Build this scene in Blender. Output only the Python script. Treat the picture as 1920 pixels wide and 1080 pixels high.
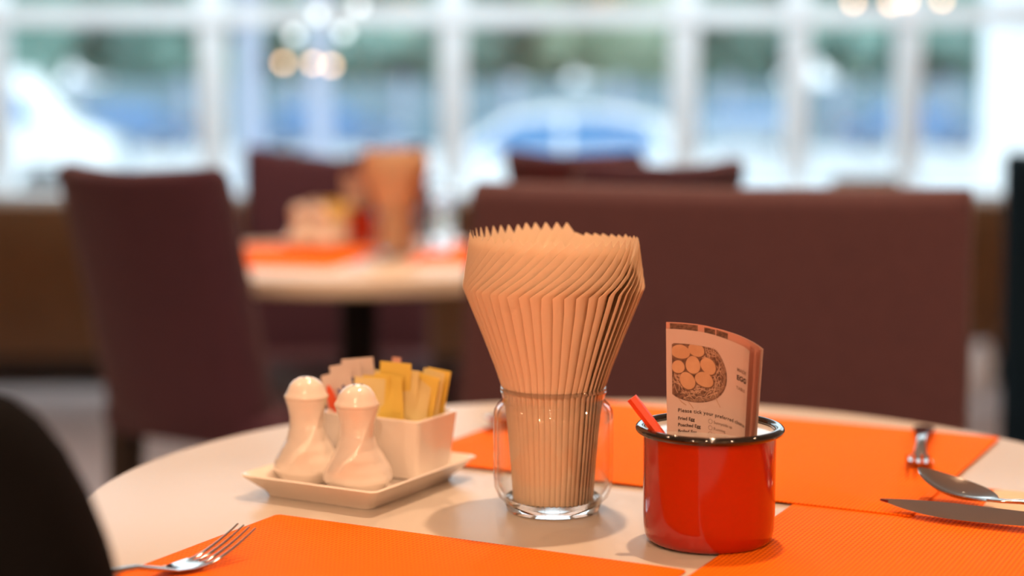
import bpy, bmesh, math, random
from mathutils import Vector, Matrix
random.seed(7)
for o in list(bpy.data.objects): bpy.data.objects.remove(o)
S = bpy.context.scene
C = S.collection
PI = math.pi

# ------------------------------------------------------------------ camera, world, exposure
F = 3150.0                       # focal length in pixels of the 1920 wide frame
TZ = 0.74                        # table top height
ZC = TZ + 0.29                   # camera height
PITCH = math.atan((540 - 185) / F)
cam_d = bpy.data.cameras.new('camera'); cam = bpy.data.objects.new('camera', cam_d); C.objects.link(cam)
cam.location = (0, 0, ZC); cam.rotation_euler = (PI / 2 - PITCH, 0, 0)
cam_d.sensor_width = 36; cam_d.lens = 36 * F / 1920
cam_d.dof.use_dof = True; cam_d.dof.focus_distance = 1.12
cam_d.dof.aperture_fstop = 2.4
cam_d.clip_start = 0.02; cam_d.clip_end = 300
S.camera = cam
W = bpy.data.worlds.new('world'); S.world = W; W.use_nodes = True
bg = W.node_tree.nodes['Background']
bg.inputs[0].default_value = (0.80, 0.93, 1.0, 1); bg.inputs[1].default_value = 2.0
S.view_settings.view_transform = 'Standard'; S.view_settings.look = 'None'
S.view_settings.gamma = 1; S.view_settings.use_curve_mapping = False
S.view_settings.exposure = 0.28
S.cycles.max_bounces = 9; S.cycles.diffuse_bounces = 3; S.cycles.glossy_bounces = 4; S.cycles.transmission_bounces = 8; S.cycles.adaptive_threshold = 0.06; S.cycles.adaptive_min_samples = 16; S.cycles.transparent_max_bounces = 24
S.cycles.sample_clamp_indirect = 6

WARM = (1.0, 0.62, 0.38)

def P(px, py, z=TZ):
    """the point of the horizontal plane at height z that pixel px, py of the photograph looks at"""
    dx = (px - 960) / F; dz = -(py - 540) / F
    d = Vector((dx, math.cos(PITCH) + dz * math.sin(PITCH), -math.sin(PITCH) + dz * math.cos(PITCH)))
    t = (z - ZC) / d.z
    return Vector((0, 0, ZC)) + d * t

# ------------------------------------------------------------------ materials
def mat(name, col, rough=0.5, metal=0.0, spec=0.5, noise=None, bump=None, coat=0.0, emit=None, trans=0.0, sheen=0.0, sub=0.0):
    m = bpy.data.materials.new(name); m.use_nodes = True
    nt = m.node_tree; b = nt.nodes['Principled BSDF']
    b.inputs['Base Color'].default_value = (*col, 1)
    b.inputs['Roughness'].default_value = rough; b.inputs['Metallic'].default_value = metal
    b.inputs['Specular IOR Level'].default_value = spec
    b.inputs['Coat Weight'].default_value = coat
    b.inputs['Coat Roughness'].default_value = 0.04
    b.inputs['Sheen Weight'].default_value = sheen
    b.inputs['Transmission Weight'].default_value = trans
    if sub:
        b.inputs['Subsurface Weight'].default_value = sub
        b.inputs['Subsurface Radius'].default_value = (0.006, 0.003, 0.0015)
    if emit:
        b.inputs['Emission Color'].default_value = (*emit[0], 1); b.inputs['Emission Strength'].default_value = emit[1]
    tc = None
    def coords():
        nonlocal tc
        if tc is None: tc = nt.nodes.new('ShaderNodeTexCoord')
        return tc.outputs['Object']
    if noise:                       # (scale, second colour)
        n = nt.nodes.new('ShaderNodeTexNoise'); n.inputs['Scale'].default_value = noise[0]; n.inputs['Detail'].default_value = 5
        nt.links.new(coords(), n.inputs['Vector'])
        r = nt.nodes.new('ShaderNodeValToRGB'); r.color_ramp.elements[0].position = 0.35; r.color_ramp.elements[1].position = 0.65
        r.color_ramp.elements[0].color = (*col, 1); r.color_ramp.elements[1].color = (*noise[1], 1)
        nt.links.new(n.outputs['Fac'], r.inputs['Fac']); nt.links.new(r.outputs['Color'], b.inputs['Base Color'])
    if bump:                        # (scale, distance)
        n = nt.nodes.new('ShaderNodeTexNoise'); n.inputs['Scale'].default_value = bump[0]; n.inputs['Detail'].default_value = 3
        nt.links.new(coords(), n.inputs['Vector'])
        k = nt.nodes.new('ShaderNodeBump'); k.inputs['Strength'].default_value = 0.6; k.inputs['Distance'].default_value = bump[1]
        nt.links.new(n.outputs['Fac'], k.inputs['Height']); nt.links.new(k.outputs['Normal'], b.inputs['Normal'])
    return m

def weave_mat(name, col, dark, period, rough):
    """woven vinyl: two crossed rib waves in the mat's own plane"""
    m = mat(name, col, rough, spec=0.1); nt = m.node_tree; b = nt.nodes['Principled BSDF']
    tc = nt.nodes.new('ShaderNodeTexCoord')
    outs = []
    for ax in ('X', 'Y'):
        w = nt.nodes.new('ShaderNodeTexWave'); w.wave_type = 'BANDS'; w.bands_direction = ax; w.wave_profile = 'SIN'
        w.inputs['Scale'].default_value = 2 * PI / (20 * period if ax == 'X' else 20 * period * 1.6); w.inputs['Distortion'].default_value = 0.0
        nt.links.new(tc.outputs['Object'], w.inputs['Vector']); outs.append(w)
    mx = nt.nodes.new('ShaderNodeMath'); mx.operation = 'MULTIPLY_ADD'; mx.inputs[1].default_value = 0.45
    nt.links.new(outs[1].outputs['Fac'], mx.inputs[0]); nt.links.new(outs[0].outputs['Fac'], mx.inputs[2])
    r = nt.nodes.new('ShaderNodeValToRGB'); r.color_ramp.elements[0].position = 0.15; r.color_ramp.elements[1].position = 0.75
    r.color_ramp.elements[0].color = (*dark, 1); r.color_ramp.elements[1].color = (*col, 1)
    nt.links.new(mx.outputs[0], r.inputs['Fac']); nt.links.new(r.outputs['Color'], b.inputs['Base Color'])
    k = nt.nodes.new('ShaderNodeBump'); k.inputs['Strength'].default_value = 0.5; k.inputs['Distance'].default_value = 0.0006
    nt.links.new(mx.outputs[0], k.inputs['Height']); nt.links.new(k.outputs['Normal'], b.inputs['Normal'])
    return m

def glass_mat(name, tint, body=0.0, power=5):
    """clear glass: see-through with stronger reflections at grazing angles; body is the share that also refracts"""
    m = bpy.data.materials.new(name); m.use_nodes = True; nt = m.node_tree; nt.nodes.clear()
    o = nt.nodes.new('ShaderNodeOutputMaterial'); mix = nt.nodes.new('ShaderNodeMixShader')
    t = nt.nodes.new('ShaderNodeBsdfTransparent'); t.inputs[0].default_value = (*tint, 1)
    g = nt.nodes.new('ShaderNodeBsdfGlossy'); g.inputs['Roughness'].default_value = 0.02
    f = nt.nodes.new('ShaderNodeLayerWeight'); f.inputs[0].default_value = 0.5
    k = nt.nodes.new('ShaderNodeMath'); k.operation = 'POWER'; k.inputs[1].default_value = power
    a = nt.nodes.new('ShaderNodeMath'); a.operation = 'MULTIPLY_ADD'; a.inputs[1].default_value = 0.9; a.inputs[2].default_value = 0.03
    nt.links.new(f.outputs['Facing'], k.inputs[0]); nt.links.new(k.outputs[0], a.inputs[0]); nt.links.new(a.outputs[0], mix.inputs[0])
    nt.links.new(t.outputs[0], mix.inputs[1]); nt.links.new(g.outputs[0], mix.inputs[2])
    last = mix.outputs[0]
    if body:
        r = nt.nodes.new('ShaderNodeBsdfGlass'); r.inputs['Roughness'].default_value = 0.0; r.inputs['IOR'].default_value = 1.45
        x = nt.nodes.new('ShaderNodeMixShader'); x.inputs[0].default_value = body
        nt.links.new(mix.outputs[0], x.inputs[1]); nt.links.new(r.outputs[0], x.inputs[2]); last = x.outputs[0]
    nt.links.new(last, o.inputs[0])
    return m

def paper_mat(name, col, trans):
    """thin paper: part of the light passes through"""
    m = mat(name, col, 0.85, spec=0.15); nt = m.node_tree; b = nt.nodes['Principled BSDF']
    o = nt.nodes['Material Output']; mix = nt.nodes.new('ShaderNodeMixShader'); t = nt.nodes.new('ShaderNodeBsdfTranslucent')
    t.inputs[0].default_value = (*col, 1); mix.inputs[0].default_value = trans
    nt.links.new(b.outputs[0], mix.inputs[1]); nt.links.new(t.outputs[0], mix.inputs[2]); nt.links.new(mix.outputs[0], o.inputs[0])
    return m

M = {}
M['table'] = mat('white_laminate', (0.57, 0.515, 0.45), 0.32, spec=0.3)
M['table_edge'] = mat('laminate_edge', (0.80, 0.74, 0.66), 0.4)
M['mat'] = weave_mat('orange_woven_vinyl', (0.93, 0.190, 0.003), (0.66, 0.085, 0.001), 0.0031, 0.75)
M['ceramic'] = mat('white_glazed_ceramic', (0.80, 0.73, 0.66), 0.16, spec=0.5, coat=0.25)
M['hole'] = mat('dark_hole', (0.02, 0.015, 0.012), 0.8)
M['jar'] = mat('clear_glass', (1.0, 1.0, 1.0), 0.0, trans=1.0)
M['jar_wall'] = glass_mat('clear_thin_glass', (0.98, 0.985, 0.98), power=3.2)
M['napkin'] = paper_mat('cream_napkin_paper', (0.97, 0.83, 0.66), 0.45)
M['red'] = mat('red_enamel', (0.38, 0.014, 0.002), 0.12, spec=0.5, coat=0.25)
M['black'] = mat('black_enamel', (0.006, 0.005, 0.005), 0.08, spec=0.6, coat=0.6)
M['white_enamel'] = mat('cream_enamel', (0.74, 0.70, 0.66), 0.2, coat=0.4)
M['card'] = paper_mat('pale_card', (0.62, 0.46, 0.41), 0.10)
M['card_red_bounce'] = paper_mat('red_bounce_card', (0.62, 0.30, 0.23), 0.10)  # red bounce light between the inner cards put into their colour
M['ink'] = mat('dark_print', (0.05, 0.03, 0.025), 0.8)
M['ink_soft'] = mat('grey_print', (0.22, 0.14, 0.11), 0.8)
M['egg'] = mat('egg_print', (0.58, 0.34, 0.20), 0.8, noise=(60, (0.50, 0.27, 0.15)))
M['egg_edge'] = mat('egg_shadow_print', (0.16, 0.075, 0.045), 0.8)
M['nest'] = mat('nest_print', (0.075, 0.035, 0.025), 0.85, noise=(420, (0.22, 0.11, 0.07)))
M['straw'] = mat('straw_print', (0.48, 0.29, 0.20), 0.85)
M['pencil'] = mat('orange_painted_wood', (0.78, 0.06, 0.008), 0.4)
M['steel'] = mat('polished_steel', (0.62, 0.58, 0.55), 0.09, metal=1.0)
M['yellow'] = paper_mat('yellow_sachet', (0.95, 0.74, 0.17), 0.28)
M['yellow_pale'] = paper_mat('pale_yellow_sachet', (0.93, 0.80, 0.40), 0.28)
M['white_sachet'] = paper_mat('white_sachet', (0.82, 0.70, 0.64), 0.2)
M['print_red'] = mat('orange_red_print', (0.80, 0.10, 0.03), 0.6)
M['print_blue'] = mat('navy_print', (0.06, 0.08, 0.25), 0.6)
M['brown_sachet'] = mat('brown_sachet_paper', (0.25, 0.03, 0.01), 0.6)
M['pink_sachet'] = paper_mat('pink_sachet_paper', (0.85, 0.50, 0.40), 0.2)
M['purple'] = mat('aubergine_fabric', (0.078, 0.036, 0.045), 0.9, spec=0.15, noise=(90, (0.066, 0.031, 0.040)), bump=(700, 0.0008), sheen=0.15)
M['plum'] = mat('plum_fabric', (0.066, 0.028, 0.050), 0.9, spec=0.15, noise=(90, (0.056, 0.024, 0.044)), bump=(700, 0.0008), sheen=0.15)
M['shade_dark_fabric'] = mat('shade_dark_fabric', (0.006, 0.006, 0.007), 0.95, spec=0.08, bump=(600, 0.0008))  # the near chair's unlit shade put into its fabric colour
M['navy'] = mat('navy_fabric', (0.004, 0.017, 0.034), 0.9, spec=0.12, bump=(600, 0.0008))
M['wood_dark'] = mat('dark_stained_wood', (0.012, 0.009, 0.008), 0.5, noise=(30, (0.02, 0.014, 0.01)))
M['metal_dark'] = mat('dark_metal', (0.015, 0.018, 0.022), 0.4, metal=0.6)
M['floor'] = mat('mauve_grey_floor', (0.42, 0.34, 0.32), 0.36, noise=(4, (0.38, 0.31, 0.295)))
M['wall'] = mat('warm_plaster', (0.74, 0.56, 0.42), 0.85, bump=(120, 0.001))
M['ceiling'] = mat('ceiling_paint', (0.70, 0.64, 0.56), 0.9, bump=(120, 0.001))
M['frame'] = mat('white_painted_frame', (0.82, 0.84, 0.85), 0.45)
M['pane'] = glass_mat('window_glass', (0.97, 0.99, 1.0))
M['brown'] = mat('brown_leather', (0.20, 0.092, 0.034), 0.55, noise=(6, (0.17, 0.078, 0.028)), bump=(160, 0.001))
M['sheer'] = mat('white_render', (0.88, 0.90, 0.92), 0.8)
M['road'] = mat('pale_paving', (0.44, 0.47, 0.50), 0.9, noise=(0.6, (0.52, 0.55, 0.57)))
M['kerb'] = mat('pale_concrete', (0.66, 0.67, 0.68), 0.9)
M['leaf_a'] = mat('hazy_green_foliage', (0.13, 0.25, 0.20), 0.8, noise=(0.9, (0.26, 0.41, 0.36)))  # window haze put into the leaf colour as a teal lightening
M['leaf_b'] = mat('pale_green_foliage', (0.26, 0.38, 0.26), 0.8, noise=(0.9, (0.46, 0.56, 0.40)))
M['bark'] = mat('bark', (0.10, 0.08, 0.07), 0.9)
M['bluewall'] = mat('blue_grey_cladding', (0.15, 0.23, 0.28), 0.7, noise=(1.2, (0.23, 0.32, 0.36)))
M['carwhite'] = mat('white_car_paint', (0.85, 0.87, 0.88), 0.2, coat=0.8)
M['carblue'] = mat('blue_car_paint', (0.10, 0.20, 0.36), 0.2, coat=0.8)
M['cargrey'] = mat('silver_car_paint', (0.35, 0.42, 0.48), 0.25, coat=0.8)
M['carglass'] = mat('tinted_car_glass', (0.12, 0.26, 0.48), 0.1, spec=0.5)
M['tyre'] = mat('black_rubber', (0.02, 0.02, 0.02), 0.8)
M['lampred'] = mat('red_lens', (0.5, 0.02, 0.02), 0.2)
M['lampmetal'] = mat('brass', (0.6, 0.42, 0.2), 0.3, metal=1.0)
M['bulb'] = mat('reflection_glow', (1, 0.8, 0.6), 0.4, emit=((1.0, 0.62, 0.36), 8))  # glow of bulbs standing in for lamp reflections in the glass
M['added_white'] = mat('added_white_glow', (1, 1, 1), 0.4, emit=((0.85, 0.97, 1.0), 2.6))  # glow of the added washers and the outdoor glint globes
M['globe'] = mat('fill_globe_glow', (1, .9, .8), 0.4, emit=((1.0, 0.50, 0.20), 5.5))  # glow of the fill globes added behind the camera
M['diffuser'] = mat('downlight_lens', (1, 0.9, 0.8), 0.5, emit=((1.0, 0.76, 0.5), 4))
M['post'] = mat('lavender_post_paint', (0.42, 0.46, 0.58), 0.6)
M['pot'] = mat('white_pot', (0.90, 0.92, 0.95), 0.3)

# ------------------------------------------------------------------ mesh helpers
def mesh_obj(name, vs, fs, m, parent=None, smooth=35):
    me = bpy.data.meshes.new(name); me.from_pydata([tuple(v) for v in vs], [], fs); me.validate(); me.update()
    bm = bmesh.new(); bm.from_mesh(me); bmesh.ops.recalc_face_normals(bm, faces=bm.faces); bm.to_mesh(me); bm.free()
    if smooth:
        me.polygons.foreach_set('use_smooth', [True] * len(me.polygons)); me.set_sharp_from_angle(angle=math.radians(smooth))
    me.materials.append(M[m])
    o = bpy.data.objects.new(name, me); C.objects.link(o)
    if parent: o.parent = parent
    return o

def tag(o, label=None, cat=None, group=None, kind=None):
    if label: o['label'] = label
    if cat: o['category'] = cat
    if group: o['group'] = group
    if kind: o['kind'] = kind
    return o

def empty(name, loc=(0, 0, 0), rz=0.0):
    o = bpy.data.objects.new(name, None); C.objects.link(o); o.location = loc; o.rotation_euler = (0, 0, rz); o.empty_display_size = 0.05
    return o

def copy_tree(o, parent=None):
    c = o.copy(); C.objects.link(c); c.parent = parent
    for ch in o.children: copy_tree(ch, c)
    return c

class MB:
    def __init__(s): s.v = []; s.f = []
    def add(s, vs, fs):
        k = len(s.v); s.v += [tuple(v) for v in vs]; s.f += [tuple(i + k for i in f) for f in fs]; return s
    def box(s, x0, x1, y0, y1, z0, z1):
        return s.add([(x, y, z) for z in (z0, z1) for y in (y0, y1) for x in (x0, x1)],
                     [(0, 2, 3, 1), (4, 5, 7, 6), (0, 1, 5, 4), (2, 6, 7, 3), (0, 4, 6, 2), (1, 3, 7, 5)])
    def rings(s, rings, cap=True, closed=False):
        n = len(rings[0]); vs = [v for r in rings for v in r]; fs = []
        m = len(rings)
        for i in range(m if closed else m - 1):
            j = (i + 1) % m
            for k in range(n):
                fs.append((i * n + k, i * n + (k + 1) % n, j * n + (k + 1) % n, j * n + k))
        if cap and not closed:
            fs.append(tuple(range(n - 1, -1, -1))); fs.append(tuple((m - 1) * n + k for k in range(n)))
        return s.add(vs, fs)
    def lathe(s, prof, n=48, closed=False, cap=True, c=(0, 0)):
        return s.rings([[(c[0] + r * math.cos(2 * PI * k / n), c[1] + r * math.sin(2 * PI * k / n), z) for k in range(n)] for r, z in prof], cap, closed)
    def tube(s, pts, rad, n=8):
        pts = [Vector(p) for p in pts]; rr = rad if isinstance(rad, (list, tuple)) else [rad] * len(pts); R = []
        for i, p in enumerate(pts):
            d = (pts[min(i + 1, len(pts) - 1)] - pts[max(i - 1, 0)]).normalized()
            a = d.cross(Vector((0, 0, 1)) if abs(d.z) < .9 else Vector((1, 0, 0))).normalized(); b = d.cross(a)
            R.append([p + (a * math.cos(2 * PI * k / n) + b * math.sin(2 * PI * k / n)) * rr[i] for k in range(n)])
        return s.rings(R)
    def obj(s, name, m, parent=None, smooth=35): return mesh_obj(name, s.v, s.f, m, parent, smooth)

def rrect(w, d, r, n=4):
    """outline of a rounded rectangle centred on 0"""
    out = []
    for cx, cy, a0 in ((w/2 - r, d/2 - r, 0), (-w/2 + r, d/2 - r, PI/2), (-w/2 + r, -d/2 + r, PI), (w/2 - r, -d/2 + r, 1.5*PI)):
        for k in range(n + 1):
            a = a0 + PI/2 * k / n; out.append((cx + r * math.cos(a), cy + r * math.sin(a)))
    return out

def rbox(name, w, d, z0, z1, r, m, parent, edge=None, off=(0, 0), flare=0.0):
    """a box with rounded corners and softened top and bottom edges"""
    e = edge if edge is not None else r * 0.5
    b = MB(); R = []
    steps = [(0, z0)] if e == 0 else []
    lv = []
    for k in range(4):
        a = PI/2 * k / 3; lv.append((e * (1 - math.sin(a)), z0 + e * (1 - math.cos(a))))
    for k in range(4):
        a = PI/2 * k / 3; lv.append((e * (1 - math.cos(a)), z1 - e * (1 - math.sin(a))))
    for ins, z in lv:
        f = flare * (z - z0) / (z1 - z0)
        R.append([(x + off[0], y + off[1], z) for x, y in rrect(w - 2 * ins + 2 * f, d - 2 * ins + 2 * f, max(r - ins, 0.0005))])
    return b.rings(R).obj(name, m, parent)

# ------------------------------------------------------------------ the room
RX0, RX1, RY0, WY = -3.6, 3.6, -2.2, 6.6          # side walls, wall behind the camera, window wall
CH = 2.75
tag(MB().box(RX0, RX1, RY0, WY + .12, -.1, 0).obj('floor', 'floor', smooth=0), 'mauve grey smooth restaurant floor', kind='structure')
tag(MB().box(RX0, RX1, RY0, WY + .12, CH, CH + .1).obj('ceiling', 'ceiling', smooth=0), 'cream painted ceiling above the tables', kind='structure')
tag(MB().box(RX0 - .12, RX0, RY0, WY + .12, -.1, CH + .1).obj('wall_left', 'wall', smooth=0), 'warm plaster side wall', kind='structure')
tag(MB().box(RX1, RX1 + .12, RY0, WY + .12, -.1, CH + .1).obj('wall_right', 'wall', smooth=0), 'warm plaster side wall opposite', kind='structure')
tag(MB().box(RX0, RX1, RY0 - .12, RY0, -.1, CH + .1).obj('wall_back', 'wall', smooth=0), 'warm plaster wall behind the seats', kind='structure')
SILL = 0.62
tag(MB().box(RX0, RX1, WY, WY + .12, 0, SILL).obj('wall_front', 'wall', smooth=0), 'low wall under the wide window', kind='structure')
# the wide window: a white frame of mullions and one transom, a pane in each opening
win = tag(empty('window_1', (0, WY, 0)), 'wide white framed window with slim mullions and one transom', kind='structure')
kx = WY / F
mull = [(-3.05, .09), (-2.02, .09), ((400 - 960) * kx, .095), ((850 - 960) * kx, .10), ((1282 - 960) * kx, .10), ((1492 - 960) * kx, .09), ((1700 - 960) * kx, .09), (2.25, .09), (3.0, .09)]
TRZ = ZC + (185 - 31) * kx
for x, w in mull: MB().box(x - w/2, x + w/2, 0, .08, SILL + .05, CH - .06).obj('mullion', 'frame', win, 0)
MB().box(RX0, RX1, -.005, .085, TRZ - .037, TRZ + .037).obj('transom', 'frame', win, 0)
MB().box(RX0, RX1, -.08, .12, SILL, SILL + .05).obj('window_sill', 'frame', win, 0)
MB().box(RX0, RX1, 0, .08, CH - .06, CH).obj('head_frame', 'frame', win, 0)
xs = [RX0] + [m[0] for m in mull] + [RX1]; ws = [0] + [m[1] for m in mull] + [0]
for i in range(len(xs) - 1):
    a, b = xs[i] + ws[i]/2, xs[i+1] - ws[i+1]/2
    for z0, z1 in ((SILL + .05, TRZ - .037), (TRZ + .037, CH - .06)):
        MB().box(a, b, .036, .044, z0, z1).obj('pane', 'pane', win, 0)

# ------------------------------------------------------------------ ceiling downlights
def downlight(x, y, power, label, radius=0.03, size=100, blend=.6):
    r = tag(empty('ceiling_downlight', (x, y, CH)), label, 'ceiling light', 'recessed ceiling downlights')
    MB().lathe([(.058, -.001), (.058, -.010), (.050, -.014), (.044, -.010), (.044, -.001)], 32, closed=True).obj('trim_ring', 'frame', r)
    MB().lathe([(.043, -.002), (.043, -.005)], 32).obj('lens', 'diffuser', r)
    l = bpy.data.lights.new('downlight_lamp', 'SPOT'); l.energy = power; l.color = WARM; l.shadow_soft_size = radius
    l.spot_size = math.radians(size); l.spot_blend = blend
    o = bpy.data.objects.new('downlight_lamp', l); C.objects.link(o); o.parent = r; o.location = (0, 0, -.03)
downlight(.24, 1.52, 108, 'recessed warm downlight above the near dining table')
downlight(-.15, 3.0, 145, 'recessed warm downlight above the far dining table')
downlight(-1.5, 1.3, 40, 'added warm fill downlight over the plum chair aisle', .05)  # unseen spot added as side fill
downlight(1.7, 1.3, 40, 'added warm fill downlight on the navy chair side', .05)  # second unseen spot added as fill from the other side
downlight(-.3, -.9, 45, 'added warm fill downlight behind the dark chair', .05, 130)  # unseen spot added behind the camera to fill the fronts
for x, w in ((-1.7, 'along the rear wall, towards the plum chair'), (0, 'along the rear wall, in the middle'), (1.7, 'along the rear wall, towards the navy chair')):
    downlight(x, RY0 + .55, 92, 'added warm fill downlight ' + w, .06, 150, .3)  # added spots turn the rear wall into a broad warm fill
downlight(.9, 3.6, 55, 'added warm fill downlight above the aubergine seats', .05)  # unseen spot added to light the chairs

# cool wall washers added to whiten the window frame
def frame_wash(x, label):
    r = tag(empty('added_frame_wash', (x, WY - .55, CH)), label, 'ceiling light', 'added cool washers along the window')
    MB().lathe([(.058, -.001), (.058, -.010), (.050, -.014), (.044, -.010), (.044, -.001)], 32, closed=True).obj('trim_ring', 'frame', r)
    MB().lathe([(.043, -.002), (.043, -.005)], 32).obj('lens', 'added_white', r)
    l = bpy.data.lights.new('frame_wash_lamp', 'SPOT'); l.energy = 105; l.color = (.72, .90, 1.0); l.shadow_soft_size = .04
    l.spot_size = math.radians(95); l.spot_blend = .5
    o = bpy.data.objects.new('frame_wash_lamp', l); C.objects.link(o); o.parent = r; o.location = (0, 0, -.03); o.rotation_euler = (math.radians(30), 0, 0)
for i, x in enumerate((-2.2, -1.2, -.2, .8, 1.8)):
    frame_wash(x, 'added cool wash light along the window, ' + ('first', 'second', 'third', 'fourth', 'fifth')[i] + ' from the van side')
# glowing globes added behind the camera as warm front fill
def globe(x, y, z, power, label):
    r = tag(empty('fill_globe', (x, y, CH)), label, 'fill lamp', 'added fill globes'); d = CH - z
    MB().lathe([(.05, -.025), (.05, 0)], 24).obj('ceiling_cup', 'lampmetal', r)
    MB().tube([(0, 0, -.02), (0, 0, -d + .15)], .003, 6).obj('cord', 'metal_dark', r)
    MB().lathe([(.14 * max(.1, math.sin(PI * k / 16)), -d - .14 * math.cos(PI * k / 16)) for k in range(17)], 32).obj('glass_globe', 'globe', r, 60)
    MB().lathe([(.02, -d + .175), (.03, -d + .165), (.035, -d + .13), (.02, -d + .125)], 20).obj('gallery', 'lampmetal', r)
globe(-.9, -1.0, 1.75, 0, 'large warm glass globe added as fill behind the near table')
globe(.8, -1.2, 1.85, 0, 'large warm glass globe added as fill nearer the navy chair side')

# ------------------------------------------------------------------ furniture
def make_chair(w, fab, top=.92, dip=.024, name='dining_chair', back_w=None, seat_d=.44, taper=0.0, soft=.1, ins0=.010, s0=.34, s1=.475, b0=.40):
    r = empty(name)
    bw = back_w or w
    rbox('seat', w, seat_d, s0, s1, .05, fab, r, min(.025, (s1 - s0) * .4))
    US = [0, .03, .06, .15, .3, .45, .6, .75, .85] + [1 - soft + soft * math.sin(PI / 2 * k / 7) for k in range(0 if soft <= .14 else 1, 8)]; R = []
    t0 = .075
    for u in US:
        th, ins = t0, 0.0
        if u > 1 - soft:
            a = (u - 1 + soft) / soft; k = 1 - math.sqrt(max(0, 1 - a * a)); th = t0 * (1 - .72 * k); ins = ins0 * k
        if u < .06: th = t0 * .8
        zz = b0 + (top - b0) * u
        yc = -seat_d/2 + .02 - .105 * u ** 1.2
        ring = []
        for x, y in rrect(bw - 2 * ins - 2 * taper * u ** 2, th, min(.03, th * .45), 3):
            ring.append((x, y, zz))
        # extra points along the long sides so the top can dip
        full = []
        n = len(ring)
        for k in range(n):
            p, q = ring[k], ring[(k + 1) % n]; full.append(p)
            if math.dist(p, q) > bw * .4:
                for j in range(1, 8): full.append(tuple(p[c] + (q[c] - p[c]) * j / 8 for c in range(3)))
        R.append([(x, y + yc + .03 * (2 * x / bw) ** 2, z - dip * (1 - (2 * x / bw) ** 2) * u ** 3) for x, y, z in full])
    MB().rings(R).obj('backrest', fab, r)
    for sx in (-1, 1):
        for sy in (-1, 1):
            x, y = sx * (w/2 - .04), sy * (seat_d/2 - .04)
            MB().rings([[(x + a * .016 + sx * .01, y + b * .016 + sy * .012, 0) for a, b in ((-1,-1),(1,-1),(1,1),(-1,1))],
                        [(x + a * .022, y + b * .022, s0 + .005) for a, b in ((-1,-1),(1,-1),(1,1),(-1,1))]]).obj('leg', 'wood_dark', r)
    return r

def put(o, x, y, rz): o.location = (x, y, 0); o.rotation_euler = (0, 0, rz); return o
def facing(o, back_c, d, dist=.31):
    """stand the chair so the middle of its back's top is at back_c and it faces direction d"""
    d = Vector((d[0], d[1])).normalized(); p = Vector(back_c) + d * dist
    return put(o, p.x, p.y, math.atan2(-d.x, d.y))

wide = facing(make_chair(.66, 'purple', .918, .006, 'wide_dining_chair', soft=.05, ins0=.006), (.275, 2.24), (-.262, -.96))
tag(wide, 'wide aubergine upholstered chair across the table behind the napkin jar', 'chair')
plum = make_chair(.37, 'plum', .930, .010, soft=.05, back_w=.335, s0=.475, s1=.535, b0=.485, seat_d=.42)
facing(plum, (-.603, 2.58), (.55, .836)); tag(plum, 'plum upholstered chair with back to the viewer at left of far table', 'chair', 'plum upholstered dining chairs')
def more_plum(bc, d, label):
    c = copy_tree(plum); facing(c, bc, d); tag(c, label, 'chair'); return c
far_chair = make_chair(.41, 'plum', .930, .034, soft=.06)
facing(far_chair, (-.40, 3.84), (.10, -1)); tag(far_chair, 'plum chair facing the viewer behind the far table jar', 'chair', 'plum upholstered dining chairs')
more_plum((.09, 3.33), (.62, .72), 'plum chair back furthest of the two above the wide chair')
more_plum((.275, 2.76), (-.55, .83), 'plum chair back overlapping another just above the wide chair')
near = make_chair(.46, 'shade_dark_fabric', .897, -.02, soft=.25, ins0=.05, taper=.0)
facing(near, (-.408, .69), (-.02, 1)); tag(near, 'upholstered chair back painted dark as if unlit, blurred in the near corner', 'chair')
navy = make_chair(.46, 'navy', .937, .004, soft=.04)
facing(navy, (1.062, 2.82), (.35, .94)); tag(navy, 'dark navy upholstered chair cut off by the frame edge', 'chair')

def make_table(c, R, label):
    r = tag(empty('round_table', (c[0], c[1], 0)), label, 'table')
    MB().lathe([(.02, TZ - .028), (R - .004, TZ - .028), (R, TZ - .024), (R, TZ - .004), (R - .0012, TZ - .0012), (R - .004, TZ), (.02, TZ)], 160).obj('tabletop', 'table', r)
    MB().lathe([(.16, TZ - .034), (.16, TZ - .028)], 32).obj('support_plate', 'metal_dark', r)
    MB().lathe([(.036, .03), (.036, TZ - .034)], 32).obj('pedestal', 'metal_dark', r)
    MB().lathe([(.25, 0), (.25, .012), (.23, .020), (.06, .030), (.04, .05)], 48).obj('base', 'metal_dark', r)
    return r
T1 = (.087, 1.2076); T2 = (-.285, 3.09)
make_table(T1, .40, 'round white dining table set with orange placemats in front')
make_table(T2, .42, 'round white dining table further back under its own set')

# brown banquette below the window, one unit after another
def banquette(x0, x1, label):
    r = tag(empty('banquette', ((x0 + x1) / 2, 6.26, 0)), label, 'banquette', 'brown banquette units below the window')
    w = x1 - x0 - .012
    rbox('plinth', w - .01, .50, 0, .10, .02, 'wood_dark', r, .004)
    rbox('seat', w, .52, .10, .42, .04, 'brown', r, .03)
    rbox('backrest', w, .14, .10, .68, .04, 'brown', r, .035, (0, -.23))
bx = [-3.5, -2.35, -1.2, -.05, 1.1, 2.25, 3.4]
for i, lab in enumerate(('brown leather banquette unit out at the far corner', 'brown leather banquette unit beside the plum chair at left', 'brown leather banquette unit seen between the chairs', 'brown leather banquette unit behind the wide aubergine chair',
                         'brown leather banquette unit seen beside the navy chair', 'brown leather banquette unit beyond the navy chair')):
    banquette(bx[i], bx[i+1], lab)
cu = tag(rbox('bolster_cushion', .26, .12, 0, .075, .04, 'brown', None, .035), 'small brown cushion on top of the banquette back', 'cushion')
cu.location = ((1622 - 960) / F * 6.03, 6.03, .68)
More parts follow.
